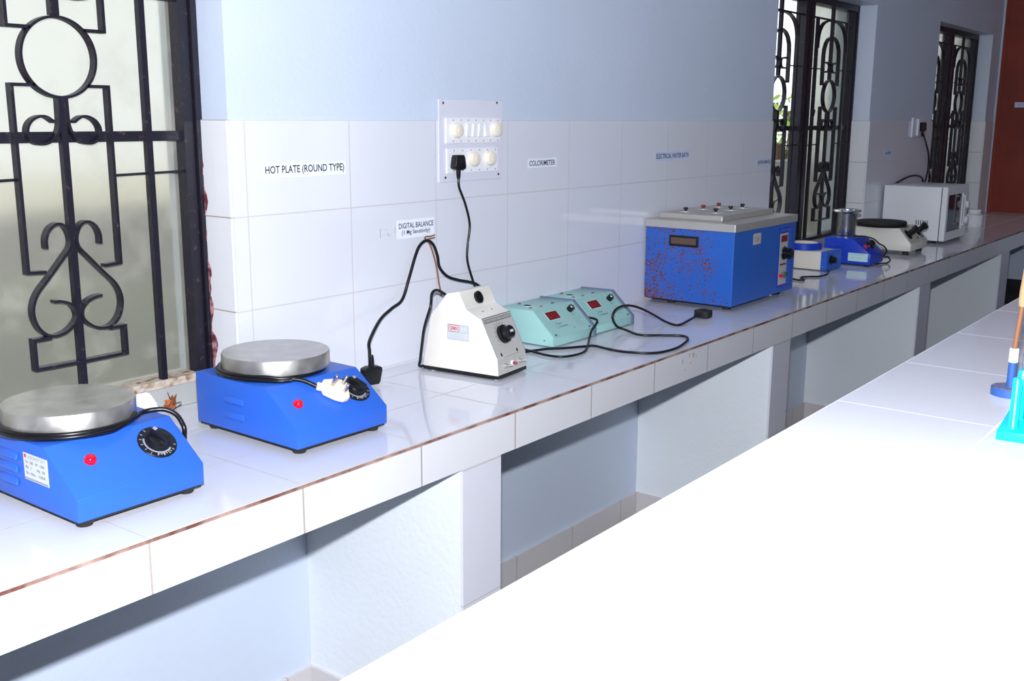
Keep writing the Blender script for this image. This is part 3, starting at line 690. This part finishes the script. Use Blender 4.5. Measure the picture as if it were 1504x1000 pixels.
# its cord: out of the back, under the case, looping over the counter to a plug near the water bath
mpI = (Matrix.Translation((.474, -.305, 0)) @ Matrix.Rotation(math.radians(6), 4, 'Z')).inverted()
T = lambda pts, m: [tuple(m @ Vector(p)) for p in pts]
D = [(.53, -.095, .178), (.49, -.098, .197), (.462, -.105, .192), (.44, -.12, .166), (.436, -.103, .113), (.436, -.093, .061), (.436, -.088, .03), (.45, -.075, .008), (.52, -.06, .004), (.62, -.08, .004), (.70, -.13, .004)]
E1 = [(.77, -.175, .0045), (.82, -.194, .0045), (.855, -.222, .0045), (.914, -.258, .0045), (.931, -.276, .006), (.929, -.314, .0045), (.923, -.364, .0045), (.94, -.421, .0045), (.976, -.455, .0045), (1.053, -.464, .0045), (1.135, -.447, .0045), (1.179, -.431, .0045), (1.209, -.401, .0045), (1.181, -.35, .0045), (1.145, -.295, .0045), (1.165, -.235, .008), (1.147, -.215, .020), (1.123, -.215, .049), (1.137, -.215, .069), (1.176, -.215, .075), (1.226, -.215, .069), (1.252, -.235, .059), (1.305, -.25, .033), (1.352, -.262, .008), (1.342, -.31, .0045), (1.413, -.306, .006), (1.49, -.302, .014)]
b = NB(); tube(b, T(D+E1, mpI), .0036); pc = obj('power_cord', b, 'cable', mp, smooth=60, label='black cord looping across the counter')
b = NB(); plug_bm(b, mpI @ frame((1.528, -.303, .001), (-.1, -1, 0), (1, -.1, .0)), 1.05); obj('plug', b, 'rubber', pc, smooth=40)
# brown wire hooked on the wall tiles
b = NB(); tube(b, [(.592, -.001, .318), (.572, -.003, .316), (.557, -.004, .317), (.549, -.005, .3135), (.556, -.006, .3095), (.568, -.004, .31), (.592, -.001, .311)], .0018, 8)
tube(b, [(.552, -.005, .312), (.566, -.007, .297), (.576, -.006, .28), (.586, -.006, .255), (.595, -.006, .225), (.603, -.005, .19), (.614, -.004, .155)], .0022, 8)
tag(obj('hook_wire', b, 'copper', smooth=60), 'brown wire hook on the wall tiles holding up a black cord', 'wire')

# ---------------------------------------------------------------- two mint colorimeters
def colorimeter(label, x0, y0, w, cords):
    t = thing('colorimeter', label, 'colorimeter', (x0, y0, 0), 0, 'mint green colorimeters')
    pr = [(0, .0035), (.001, .028), (.075, .0965), (.19, .094), (.19, .0035)]
    b = NB(); prism(b, pr, 'x', 0, w-.012, .0012); obj('body', b, 'mint', t, smooth=30)
    pr2 = [(-.0035, .001), (-.003, .0295), (.0735, .1), (.192, .0975), (.192, .001)]
    b = NB(); prism(b, pr2, 'x', w-.0118, w, .001); obj('end_cover', b, 'grey_blue', t, label='blue-grey end cover')
    for x in (.02, w-.03):
        for y in (.02, .17): b = NB(); cyl(b, .008, 0, .0036, 12, Matrix.Translation((x, y, 0))); obj('foot', b, 'rubber', t)
    v = Vector((0, .074, .0685)).normalized(); F = frame((0, .0012, .0283), (1, 0, 0), v)
    b = NB(); box(b, (.004, -.002, .0001), (w-.014, .1, .001), mx=F); pn = obj('front_panel', b, 'mint_panel', t)
    b = NB(); box(b, (.04, .055, .001), (.094, .082, .0018), mx=F); dp = obj('display', b, 'red_window', pn, label='dark red display window')
    b = NB(); 
    for i in range(3):
        for q in ((0, 0, .007, .0012), (0, .007, .007, .0082), (0, .014, .007, .0152), (0, 0, .0012, .0152), (.0058, 0, .007, .0152)): box(b, (.049+i*.013+q[0], .0605+q[1], .0018), (.049+i*.013+q[2], .0605+q[3], .0019), mx=F)
    obj('digits', b, 'digit', dp)
    b = NB(); 
    for q in ((.0385, .0535, .0955, .055), (.0385, .082, .0955, .0835), (.0385, .0535, .04, .0835), (.094, .0535, .0955, .0835)): box(b, (q[0], q[1], .001), (q[2], q[3], .0021), mx=F)
    obj('display_frame', b, 'mint_label', pn)
    G = F @ Matrix.Translation((.155, .074, .001)); b = NB(); lathe(b, [(.0095, 0), (.0095, .014), (.008, .0155)], 24, G); k = obj('knob', b, 'black', pn, smooth=35)
    b = NB(); lathe(b, [(.0072, .0155), (.0066, .0165)], 20, G); obj('knob_cap', b, 'steel', k, smooth=35)
    text('lettering', 'Digital', .022, .0065, F @ Matrix.Translation((.058, .036, .001)), 'ink', pn); text('lettering', 'Colorimeter', .042, .0065, F @ Matrix.Translation((.058, .026, .001)), 'ink', pn)
    text('lettering', 'SET 100', .014, .003, F @ Matrix.Translation((.146, .055, .001)), 'ink', pn)
    b = NB(); strip(b, [(.048, .044), (.054, .046), (.055, .039), (.048, .032), (.049, .025), (.055, .026)], .0016, .001, .0014, 4)
    for q in range(5): box(b, (.14+.003*(q % 2), .001, .043-q*.006), (.176-.004*(q % 3), .0013, .0437-q*.006))
    for vv in b.verts: vv.co = F @ Vector((vv.co.x, vv.co.z, vv.co.y))
    obj('panel_print', b, 'grey_ink', pn)
    b = NB(); box(b, (.118, .012, .001), (.122, .02, .0013), mx=F); text('lettering', '10', .006, .005, F @ Matrix.Translation((.104, .022, .001)), 'grey_ink', pn); obj('mark', b, 'grey_ink', pn)
    for x in (.018, w-.026): 
        b = NB(); cyl(b, .0028, .001, .003, 10, F @ Matrix.Translation((x, .006, 0))); obj('screw', b, 'screw', pn)
    for x, y in ((.03, .1), (.068, .168), (.07, .093), (.135, .1)):
        b = NB(); lathe(b, [(.0055, 0), (.0045, .0025), (.002, .0035)], 12, Matrix.Translation((x, y, .0952))); obj('screw', b, 'copper' if x < .1 else 'screw', t)
    b = NB(); cyl(b, .0125, 0, .002, 24, Matrix.Translation((.055, .13, .0953))); sl = obj('cuvette_port', b, 'mint_panel', t); b = NB(); cyl(b, .010, .002, .0022, 24, Matrix.Translation((.055, .13, .0953))); obj('opening', b, 'dark_hole', sl)
    b = NB(); cyl(b, .002, 0, .001, 10, frame((-.0001, .03, .018), (0, -1, 0), (0, 0, 1))); obj('screw', b, 'screw', t)
    return t
k1 = colorimeter('nearer mint green colorimeter, half behind the white apparatus', .854, -.195, .211, None)
k2 = colorimeter('farther mint green colorimeter on the side of the rusty blue tank', 1.077, -.187, .211, None)
A = [(.2605, -.0895, .054), (.262, -.088, .062), (.268, -.082, .08), (.281, -.07, .101), (.352, -.035, .135), (.408, -.02, .153), (.453, -.014, .169), (.479, -.014, .22), (.505, -.013, .274), (.523, -.012, .298), (.547, -.012, .308), (.572, -.012, .297), (.588, -.013, .266), (.595, -.014, .235), (.622, -.016, .209), (.659, -.02, .195), (.732, -.025, .175), (.779, -.025, .136), (.812, -.025, .099), (.83, -.028, .07), (.846, -.03, .055)]
ca = thing('power_cord', 'black cord looped up over the brown wire hook, plug behind the second hot plate', 'cord', (.25, -.1, 0)); IA = Matrix.Translation((.25, -.1, 0)).inverted()
b = NB(); tube(b, T(A, IA), .004); obj('cable', b, 'cable', ca, smooth=60)
b = NB(); plug_bm(b, IA @ frame((.25, -.112, .0255), (1, -.25, 0), (.0, .05, -1)), 1.0); obj('plug', b, 'black', ca, smooth=40)
C1 = [(.667, -.0195, .462), (.669, -.019, .437), (.7, -.014, .39), (.72, -.012, .335), (.711, -.012, .281), (.711, -.012, .236), (.739, -.012, .171), (.763, -.012, .127), (.784, -.014, .067), (.79, -.05, .012), (.785, -.12, .0045), (.775, -.18, .0045), (.762, -.232, .0045), (.77, -.28, .0045), (.813, -.297, .0045), (.864, -.291, .0045), (.93, -.257, .0045), (.986, -.225, .010), (1.027, -.206, .025), (1.05, -.204, .037), (1.071, -.193, .048), (1.0712, -.15, .05), (1.0712, -.1, .04), (1.0712, -.02, .03)]
cc = thing('power_cord', 'black cord hanging from the switchboard down behind the white apparatus', 'cord', (.78, -.1, 0)); I2 = Matrix.Translation((.78, -.1, 0)).inverted()
b = NB(); tube(b, T(C1, I2), .0033); obj('cable', b, 'cable', cc, smooth=60)
b = NB(); plug_bm(b, I2 @ frame((.667, -.0088, .502), (1, 0, 0), (0, 0, 1)), .88); obj('plug', b, 'black', cc, smooth=40)
# ---------------------------------------------------------------- rusty blue water bath
wb = thing('water_bath', 'large rusty blue electric water bath with a stainless steel top', 'water bath', (1.66, -.331, 0))
WX, WY, ZB, ZT = .495, .325, .017, .258
b = NB(); box(b, (0, 0, ZB), (WX, WY, ZT), .002)
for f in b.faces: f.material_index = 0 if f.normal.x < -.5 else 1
bd = obj('tank', b, None, wb, mats=['rust_left', 'rust_right'], label='blue painted tank speckled with rust')
b = NB(); box(b, (-.004, -.004, ZT+.0001), (WX+.004, WY+.002, .284), .002); obj('rim', b, 'brushed', wb, label='stainless steel rim')
b = NB(); box(b, (.06, .075, .2841), (.465, .31, .302), .002); ld = obj('lid', b, 'brushed', wb, label='stainless steel lid')
for i, (x, y) in enumerate(((.158, .265), (.288, .278), (.429, .288), (.182, .161), (.313, .169), (.45, .179))):
    x -= .02 if x > .4 else 0; y = min(y, .262)
    b = NB(); cyl(b, .036, .302, .3035, 32, Matrix.Translation((x, y-.0, 0))); rg = obj('ring_cover', b, 'brushed', ld)
    b = NB(); lathe(b, [(.005, .3035), (.005, .307), (.008, .309), (.008, .314), (.006, .3155)], 16, Matrix.Translation((x, y, 0))); obj('lid_knob', b, 'black' if i > 2 or i == 0 else 'maroon', rg, smooth=40)
HF = frame((-.0003, .234, .2), (0, -1, 0), (0, 0, 1))
b = NB()
box(b, (0, 0, 0), (.108, .036, .004), .002, HF); hd = obj('handle', b, 'black', wb, label='black recessed handle')
b = NB(); box(b, (.008, .008, .0041), (.1, .029, .0045), mx=HF); obj('recess', b, 'recess_brown', hd)
for x in (.05, WX-.05):
    for y in (.04, WY-.08): b = NB(); lathe(b, [(.014, 0), (.017, .017)], 20, Matrix.Translation((x, y, 0))); obj('foot', b, 'rubber', wb)
PFm = frame((0, -.0003, 0), (1, 0, 0), (0, 0, 1))
b = NB(); box(b, (.352, .035, 0), (.47, .245, .0012), mx=PFm); ps = obj('panel_surround', b, 'dark_blue', wb)
b = NB(); box(b, (.36, .045, .0012), (.425, .225, .0022), mx=PFm); pn = obj('control_panel', b, 'panel_metal', ps)
b = NB(); box(b, (.432, .04, .0012), (.462, .235, .0024), mx=PFm); obj('blue_strip', b, 'blue', ps)
b = NB(); box(b, (.367, .195, .0022), (.42, .218, .0026), mx=PFm); box(b, (.365, .113, .0022), (.418, .119, .0026), mx=PFm); obj('panel_print', b, 'maroon', pn)
F = PFm @ Matrix.Translation((.398, .155, .0022)); b = NB(); lathe(b, [(.024, 0), (.023, .003), (.016, .004), (.0155, .028), (.014, .03)], 28, F)
for i in range(8): box(b, (-.003, .0145, .003), (.003, .0185, .026), mx=F @ Matrix.Rotation(i*math.pi/4, 4, 'Z'))
obj('knob', b, 'black', pn, smooth=35)
F = PFm @ Matrix.Translation((.388, .078, .0022)); b = NB(); lathe(b, [(.011, 0), (.011, .008), (.008, .009), (.008, .014)], 20, F); obj('switch_bezel', b, 'steel', pn, smooth=40)
lens(pn, (PFm @ Vector((.412, .078, .0022))), (1, 0, 0), (0, 0, 1), .0085, 'green_lens', 'green indicator lamp'); lens(pn, (PFm @ Vector((.37, .078, .0022))), (1, 0, 0), (0, 0, 1), .006, 'red_lens', 'red indicator lamp')
b = NB(); box(b, (.142, .206, 0), (.2, .243, .0008), mx=PFm); lb = obj('rating_label', b, 'panel_metal', wb); b = NB(); box(b, (.16, .215, .0008), (.185, .232, .001), mx=PFm); obj('label_print', b, 'rusty_bar', lb)
text('lettering', 'ELECTRICAL WATER BATH', .1, .008, PFm @ Matrix.Translation((.36, .232, .0013)), 'grey_ink', ps)

# ---------------------------------------------------------------- heating mantle
hm = thing('heating_mantle', 'white and blue heating mantle half hidden behind the water bath', 'heating mantle', (2.757, -.222, 0), math.radians(-2))
b = NB(); box(b, (0, .02, .004), (.15, .2, .079), .003); obj('body', b, 'mantle_white', hm, smooth=30)
pr = [(0, .004), (.15, .004), (.15, .08), (0, .08)]
b = NB(); box(b, (-.0015, -.004, .003), (.1515, .0215, .0805), .001); fp = obj('front_panel', b, 'blue', hm, label='blue front panel')
for z in (.02, .062): b = NB(); cyl(b, .003, 0, .001, 10, frame((-.0016, .01, z), (0, -1, 0), (0, 0, 1))); obj('screw', b, 'steel', fp)
b = NB(); lathe(b, [(.02, 0), (.02, .003), (.014, .004), (.013, .02), (.011, .022)], 24, frame((.045, -.0041, .045), (1, 0, 0), (0, 0, 1))); obj('knob', b, 'black', fp, smooth=35)
b = NB(); lathe(b, [(.0, .081), (.073, .081), (.073, .105), (.07, .108), (.055, .107), (.052, .1), (.035, .088), (.001, .083)], 48, Matrix.Translation((.062, .125, 0)), cap0=False, cap1=True); rg = obj('heating_ring', b, 'dark_blue', hm, smooth=40)
b = NB(); lathe(b, [(.0545, .1072), (.05, .099), (.035, .089), (.001, .085)], 40, Matrix.Translation((.062, .125, 0)), cap0=False); obj('wool_nest', b, 'glass_wool', rg, smooth=60)
b = NB(); tube(b, [(.02, -.008, .004), (-.04, -.03, .004), (-.1, -.046, .004), (-.17, -.044, .004), (-.2, -.02, .004), (-.23, .0, .004), (-.255, -.01, .004), (-.26, -.025, .004), (-.3, -.04, .004), (-.31, -.02, .004), (-.26, .06, .004)], .0035, 8); obj('power_cord', b, 'cable', hm, smooth=60)

# ---------------------------------------------------------------- small blue heater with a steel cup on it
bh = thing('stirrer_heater', 'small blue heater with a mint label under the steel cup', 'heater', (3.003, -.322, 0))
pr = [(0, .008), (0, .052), (.079, .115), (.205, .114), (.205, .008)]
b = NB(); prism(b, pr, 'x', 0, .165, .002); obj('body', b, 'dark_blue', bh, smooth=30)
for x in (.02, .145):
    for y in (.02, .18): b = NB(); cyl(b, .009, 0, .0085, 14, Matrix.Translation((x, y, 0))); obj('foot', b, 'rubber', bh)
F = frame((-.0003, .096, .021), (0, -1, 0), (0, 0, 1)); b = NB(); box(b, (0, 0, 0), (.085, .035, .0008), mx=F); lb = obj('rating_label', b, 'mint_label', bh, label='pale mint rating label')
text('lettering', 'LABORATORY EQUIPMENT', .06, .004, F @ Matrix.Translation((.012, .027, .0008)), 'grey_ink', lb); text('lettering', '230 V   50 Hz', .045, .004, F @ Matrix.Translation((.012, .013, .0008)), 'grey_ink', lb)
for z in (.085, .064, .043): louver(bh, (-.0002, .145, z), .05, m='dark_blue', h=.005)
sv = Vector((0, .079, .063)).normalized(); S0 = frame((0, 0, .052), (1, 0, 0), sv)
b = NB(); lathe(b, [(.022, 0), (.021, .003), (.015, .004), (.014, .02), (.012, .022)], 24, S0 @ Matrix.Translation((.1, .05, 0))); obj('knob', b, 'black', bh, smooth=35)
lens(bh, S0 @ Vector((.03, .045, 0)), (1, 0, 0), sv, .009)
b = NB(); cyl(b, .046, .1141, .117, 40, Matrix.Translation((.13, .158, 0))); obj('hot_disc', b, 'black', bh)
b = NB(); tube(b, [(.06, .14, .119), (.075, .1, .119), (.08, .06, .121), (.085, .025, .114), (.09, .012, .105), (.1, .0, .092), (.11, -.015, .083), (.12, -.024, .07), (.125, -.026, .058), (.14, -.012, .04), (.16, -.006, .029), (.172, -.018, .03), (.176, -.028, .015), (.165, -.02, .004), (.14, -.008, .004), (.1, .012, .003)], .0032, 8); obj('power_cord', b, 'cable', bh, smooth=60)
cp = thing('steel_cup', 'shiny stainless steel cup with a flared rim standing on the small blue heater', 'cup', (3.134, -.162, .117))
b = NB(); lathe(b, [(.0405, 0), (.0415, .004), (.0415, .088), (.043, .095), (.0565, .1), (.06, .104), (.058, .111), (.0545, .112), (.041, .108), (.0395, .09), (.0395, .004), (.001, .003)], 56, cap1=True); obj('body', b, 'steel', cp, smooth=45)
b = NB(); tube(b, [(.055, -.004, .105), (.064, -.006, .1), (.066, -.006, .09)], .0018, 8); obj('hook', b, 'steel', cp, smooth=60)

# ---------------------------------------------------------------- off-white hot plate with black disc
wh = thing('hot_plate', 'off-white hot plate with a black round disc and black knobs, beside the microwave', 'hot plate', (3.5, -.337, 0))
pr = [(0, .02), (0, .053), (.06, .122), (.28, .12), (.28, .02)]
b = NB(); prism(b, pr, 'x', 0, .26, .0025); obj('body', b, 'off_white', wh, smooth=30)
for x in (.03, .23):
    for y in (.03, .24): b = NB(); cyl(b, .014, 0, .0205, 16, Matrix.Translation((x, y, 0))); obj('foot', b, 'rubber', wh)
sv = Vector((0, .06, .069)).normalized(); S0 = frame((0, 0, .053), (1, 0, 0), sv); b = NB(); box(b, (.006, .002, .0002), (.254, .086, .0015), mx=S0); pn = obj('front_panel', b, 'ivory_panel', wh)
for x, y in ((.055, .05), (.2, .055)):
    b = NB(); F = S0 @ Matrix.Translation((x, y, .0015)); lathe(b, [(.026, 0), (.024, .004), (.014, .006), (.013, .034), (.017, .035), (.018, .05), (.015, .053)], 28, F); obj('knob', b, 'black', pn, smooth=35)
lens(pn, S0 @ Vector((.125, .052, .0015)), (1, 0, 0), sv, .008)
for x in (.12, .19): b = NB(); cyl(b, .006, .0015, .012, 14, S0 @ Matrix.Translation((x, .02, 0))); obj('terminal', b, 'steel', pn)
c = Matrix.Translation((.096, .172, 0))
b = NB(); lathe(b, [(.12, .1215), (.124, .124), (.12, .1275), (.112, .128)], 56, c); rm = obj('disc_base', b, 'black', wh, smooth=40)
b = NB(); lathe(b, [(.112, .1281), (.1135, .13), (.1135, .143), (.112, .145), (.06, .1452)], 56, c); obj('heating_disc', b, 'rubber', wh, smooth=40)

# ---------------------------------------------------------------- microwave
mw = thing('microwave_oven', 'pale grey microwave oven with dark door window at the far end of the counter', 'microwave', (4.068, -.328, 0))
b = NB(); box(b, (0, .03, .015), (.385, .315, .284), .003); obj('cabinet', b, 'mw_body', mw, smooth=30)
b = NB(); box(b, (.002, .026, .017), (.383, .0305, .282)); obj('seam', b, 'mw_dark', mw)
b = NB(); o_, i_ = (0, .016, .385, .284), (.03, .058, .3, .244)
for q in ((0, .016, .03, .285), (.3, .016, .385, .285), (.03, .016, .3, .058), (.03, .244, .3, .285)): box(b, (q[0], 0, q[1]), (q[2], .026, q[3]), .0)
dr = obj('door', b, 'mw_body', mw)
b = NB(); box(b, (.03, .008, .058), (.3, .012, .244)); obj('door_window', b, 'mw_window', dr, label='dark glass door window')
b = NB(); box(b, (.272, -.018, .075), (.285, -.012, .235), .002); box(b, (.274, -.012, .078), (.283, 0, .088)); box(b, (.274, -.012, .222), (.283, 0, .232)); obj('handle', b, 'mw_body', dr)
b = NB()
for i in range(6): box(b, (-.0006, .085+i*.011, .09), (-.0001, .089+i*.011, .115))
obj('vent_slots', b, 'mw_dark', mw)
for x in (.04, .345):
    for y in (.06, .28): b = NB(); cyl(b, .012, 0, .0151, 14, Matrix.Translation((x, y, 0))); obj('foot', b, 'rubber', mw)
for z in (.1, .18): b = NB(); lathe(b, [(.02, 0), (.018, .018), (.015, .02)], 24, frame((.345, -.0001, z), (1, 0, 0), (0, 0, 1))); obj('knob', b, 'mw_body', dr, smooth=35)
IM = Matrix.Translation((4.068, -.328, 0)).inverted()
G = [(4.6, -.03, .535), (4.63, -.025, .52), (4.705, -.016, .487), (4.777, -.015, .418), (4.789, -.015, .334), (4.755, -.015, .274), (4.72, -.015, .272), (4.685, -.015, .296), (4.581, -.015, .312), (4.438, -.015, .31), (4.261, -.012, .285), (4.24, -.008, .26), (4.24, -.0135, .22)]
b = NB(); tube(b, T(G, IM), .005, 8); pc = obj('power_cord', b, 'cable', mw, smooth=60); b = NB(); plug_bm(b, IM @ frame((4.595, -.013, .578), (1, 0, 0), (.0, 0, 1)), 1.1); obj('plug', b, 'black', pc, smooth=40)
fs = thing('wall_socket', 'small wall socket with a rocker switch and black plug above the microwave', 'socket', (4.56, 0, .5))
b = NB(); box(b, (-.1, -.012, .02), (.115, -.0001, .125), .003); obj('plate', b, 'switch_plate', fs); b = NB(); box(b, (-.035, -.02, .03), (-.005, -.0121, .118), .002); obj('rocker_switch', b, 'switch_white', fs)

# ---------------------------------------------------------------- bits at the far end
jr = thing('plastic_jar', 'small white plastic jar at the far end of the counter', 'jar', (5.15, -.2, 0))
b = NB(); lathe(b, [(.045, 0), (.048, .005), (.048, .065), (.03, .078)], 28); obj('body', b, 'mw_body', jr, smooth=40); b = NB(); cyl(b, .034, .0781, .1, 24); obj('lid', b, 'switch_white', jr, smooth=40)
b = NB()
bmesh.ops.create_icosphere(b, subdivisions=3, radius=.04)
for v in b.verts:
    v.co *= 1+.25*math.sin(v.co.x*120)*math.sin(v.co.y*90+1)*math.sin(v.co.z*100+2); v.co.z = max(v.co.z*.7, -.026)+.026
tag(obj('crumpled_rag', b, 'cardboard', smooth=60, loc=(5.42, -.12, 0)), 'brown crumpled rag on the counter near the maroon board', 'rag')
bx = thing('cardboard_box', 'brown cardboard box with a dark cloth, stored under the far end of the counter', 'box', (5.75, -.24, FL))
b = NB(); box(b, (-.3, -.18, 0), (.35, .2, .3), .003); obj('carton', b, 'cardboard', bx)
b = NB(); box(b, (-.31, -.19, .3001), (.36, .2, .37), .02); obj('cloth', b, 'dark_cloth', bx, smooth=50)

# ---------------------------------------------------------------- on the island bench: cyan rack and blue-based stand
rk = thing('test_tube_rack', 'bright cyan plastic peg rack on the island bench at the right edge', 'rack', (-.092, -1.52, TZ), math.radians(5))
b = NB(); box(b, (0, -.09, 0), (.2, 0, .012), .0012); obj('base', b, 'cyan', rk, smooth=30)
for i in range(4):
    for j in range(2):
        b = NB(); lathe(b, [(.0068, .012), (.0056, .014), (.0056, .074), (.0046, .076)], 20, Matrix.Translation((.02+i*.05, -.016-j*.04, 0))); obj('peg', b, 'cyan', rk, smooth=40)
tt = []
for i in range(2):
    t = thing('test_tube', ['clear glass test tube behind the cyan rack pegs, nearer of the two', 'clear glass test tube behind the cyan rack pegs, farther of the two'][i], 'test tube', (0, 0, 0), 0, 'test tubes on the cyan rack')
    b = NB(); r = .0075
    lathe(b, [(r, .014), (r, .088), (r*.8, .092), (r*.3, .094), (r*.25, .0925), (r*.72, .0905), (r*.88, .087), (r*.88, .014)], 20, cap0=False, cap1=False); obj('glass', b, 'tube_glass', t, smooth=50)
    m = Matrix.Translation((-.092, -1.52, TZ)) @ Matrix.Rotation(math.radians(5), 4, 'Z'); t.location = m @ Vector((.12+i*.05, -.016, -.0018)); tt.append(t)
st = thing('rod_stand', 'small worn blue disc stand holding an upright brown wooden rod with a white band', 'stand', (.15, -1.483, TZ))
b = NB(); lathe(b, [(.0255, 0), (.0255, .011), (.0245, .0115)], 40); ds = obj('disc', b, 'stand_blue', st, smooth=40); b = NB(); cyl(b, .024, .0115, .0122, 40); obj('disc_top', b, 'stand_top', ds)
b = NB(); lathe(b, [(.0062, .0122), (.0058, .048)], 20); obj('sleeve', b, 'stand_blue', st, smooth=40)
b = NB(); cyl(b, .0063, .0481, .068, 20); obj('band', b, 'white_print', st, smooth=40)
LN = Vector((.1, -.02, 1)).normalized()
b = NB(); lathe(b, [(.0036, .0681), (.0032, .128)], 16)
for v in b.verts: v.co.x += (v.co.z-.068)*.03; v.co.y -= (v.co.z-.068)*.06
obj('rod', b, 'wood', st, smooth=40)
b = NB(); lathe(b, [(.0045, .1281), (.006, .133), (.0068, .15), (.0066, .19)], 16)
for v in b.verts: v.co.x += (v.co.z-.068)*.03; v.co.y -= (v.co.z-.068)*.06
obj('rod_grip', b, 'pale_wood', st, smooth=40, label='pale wooden upper end')
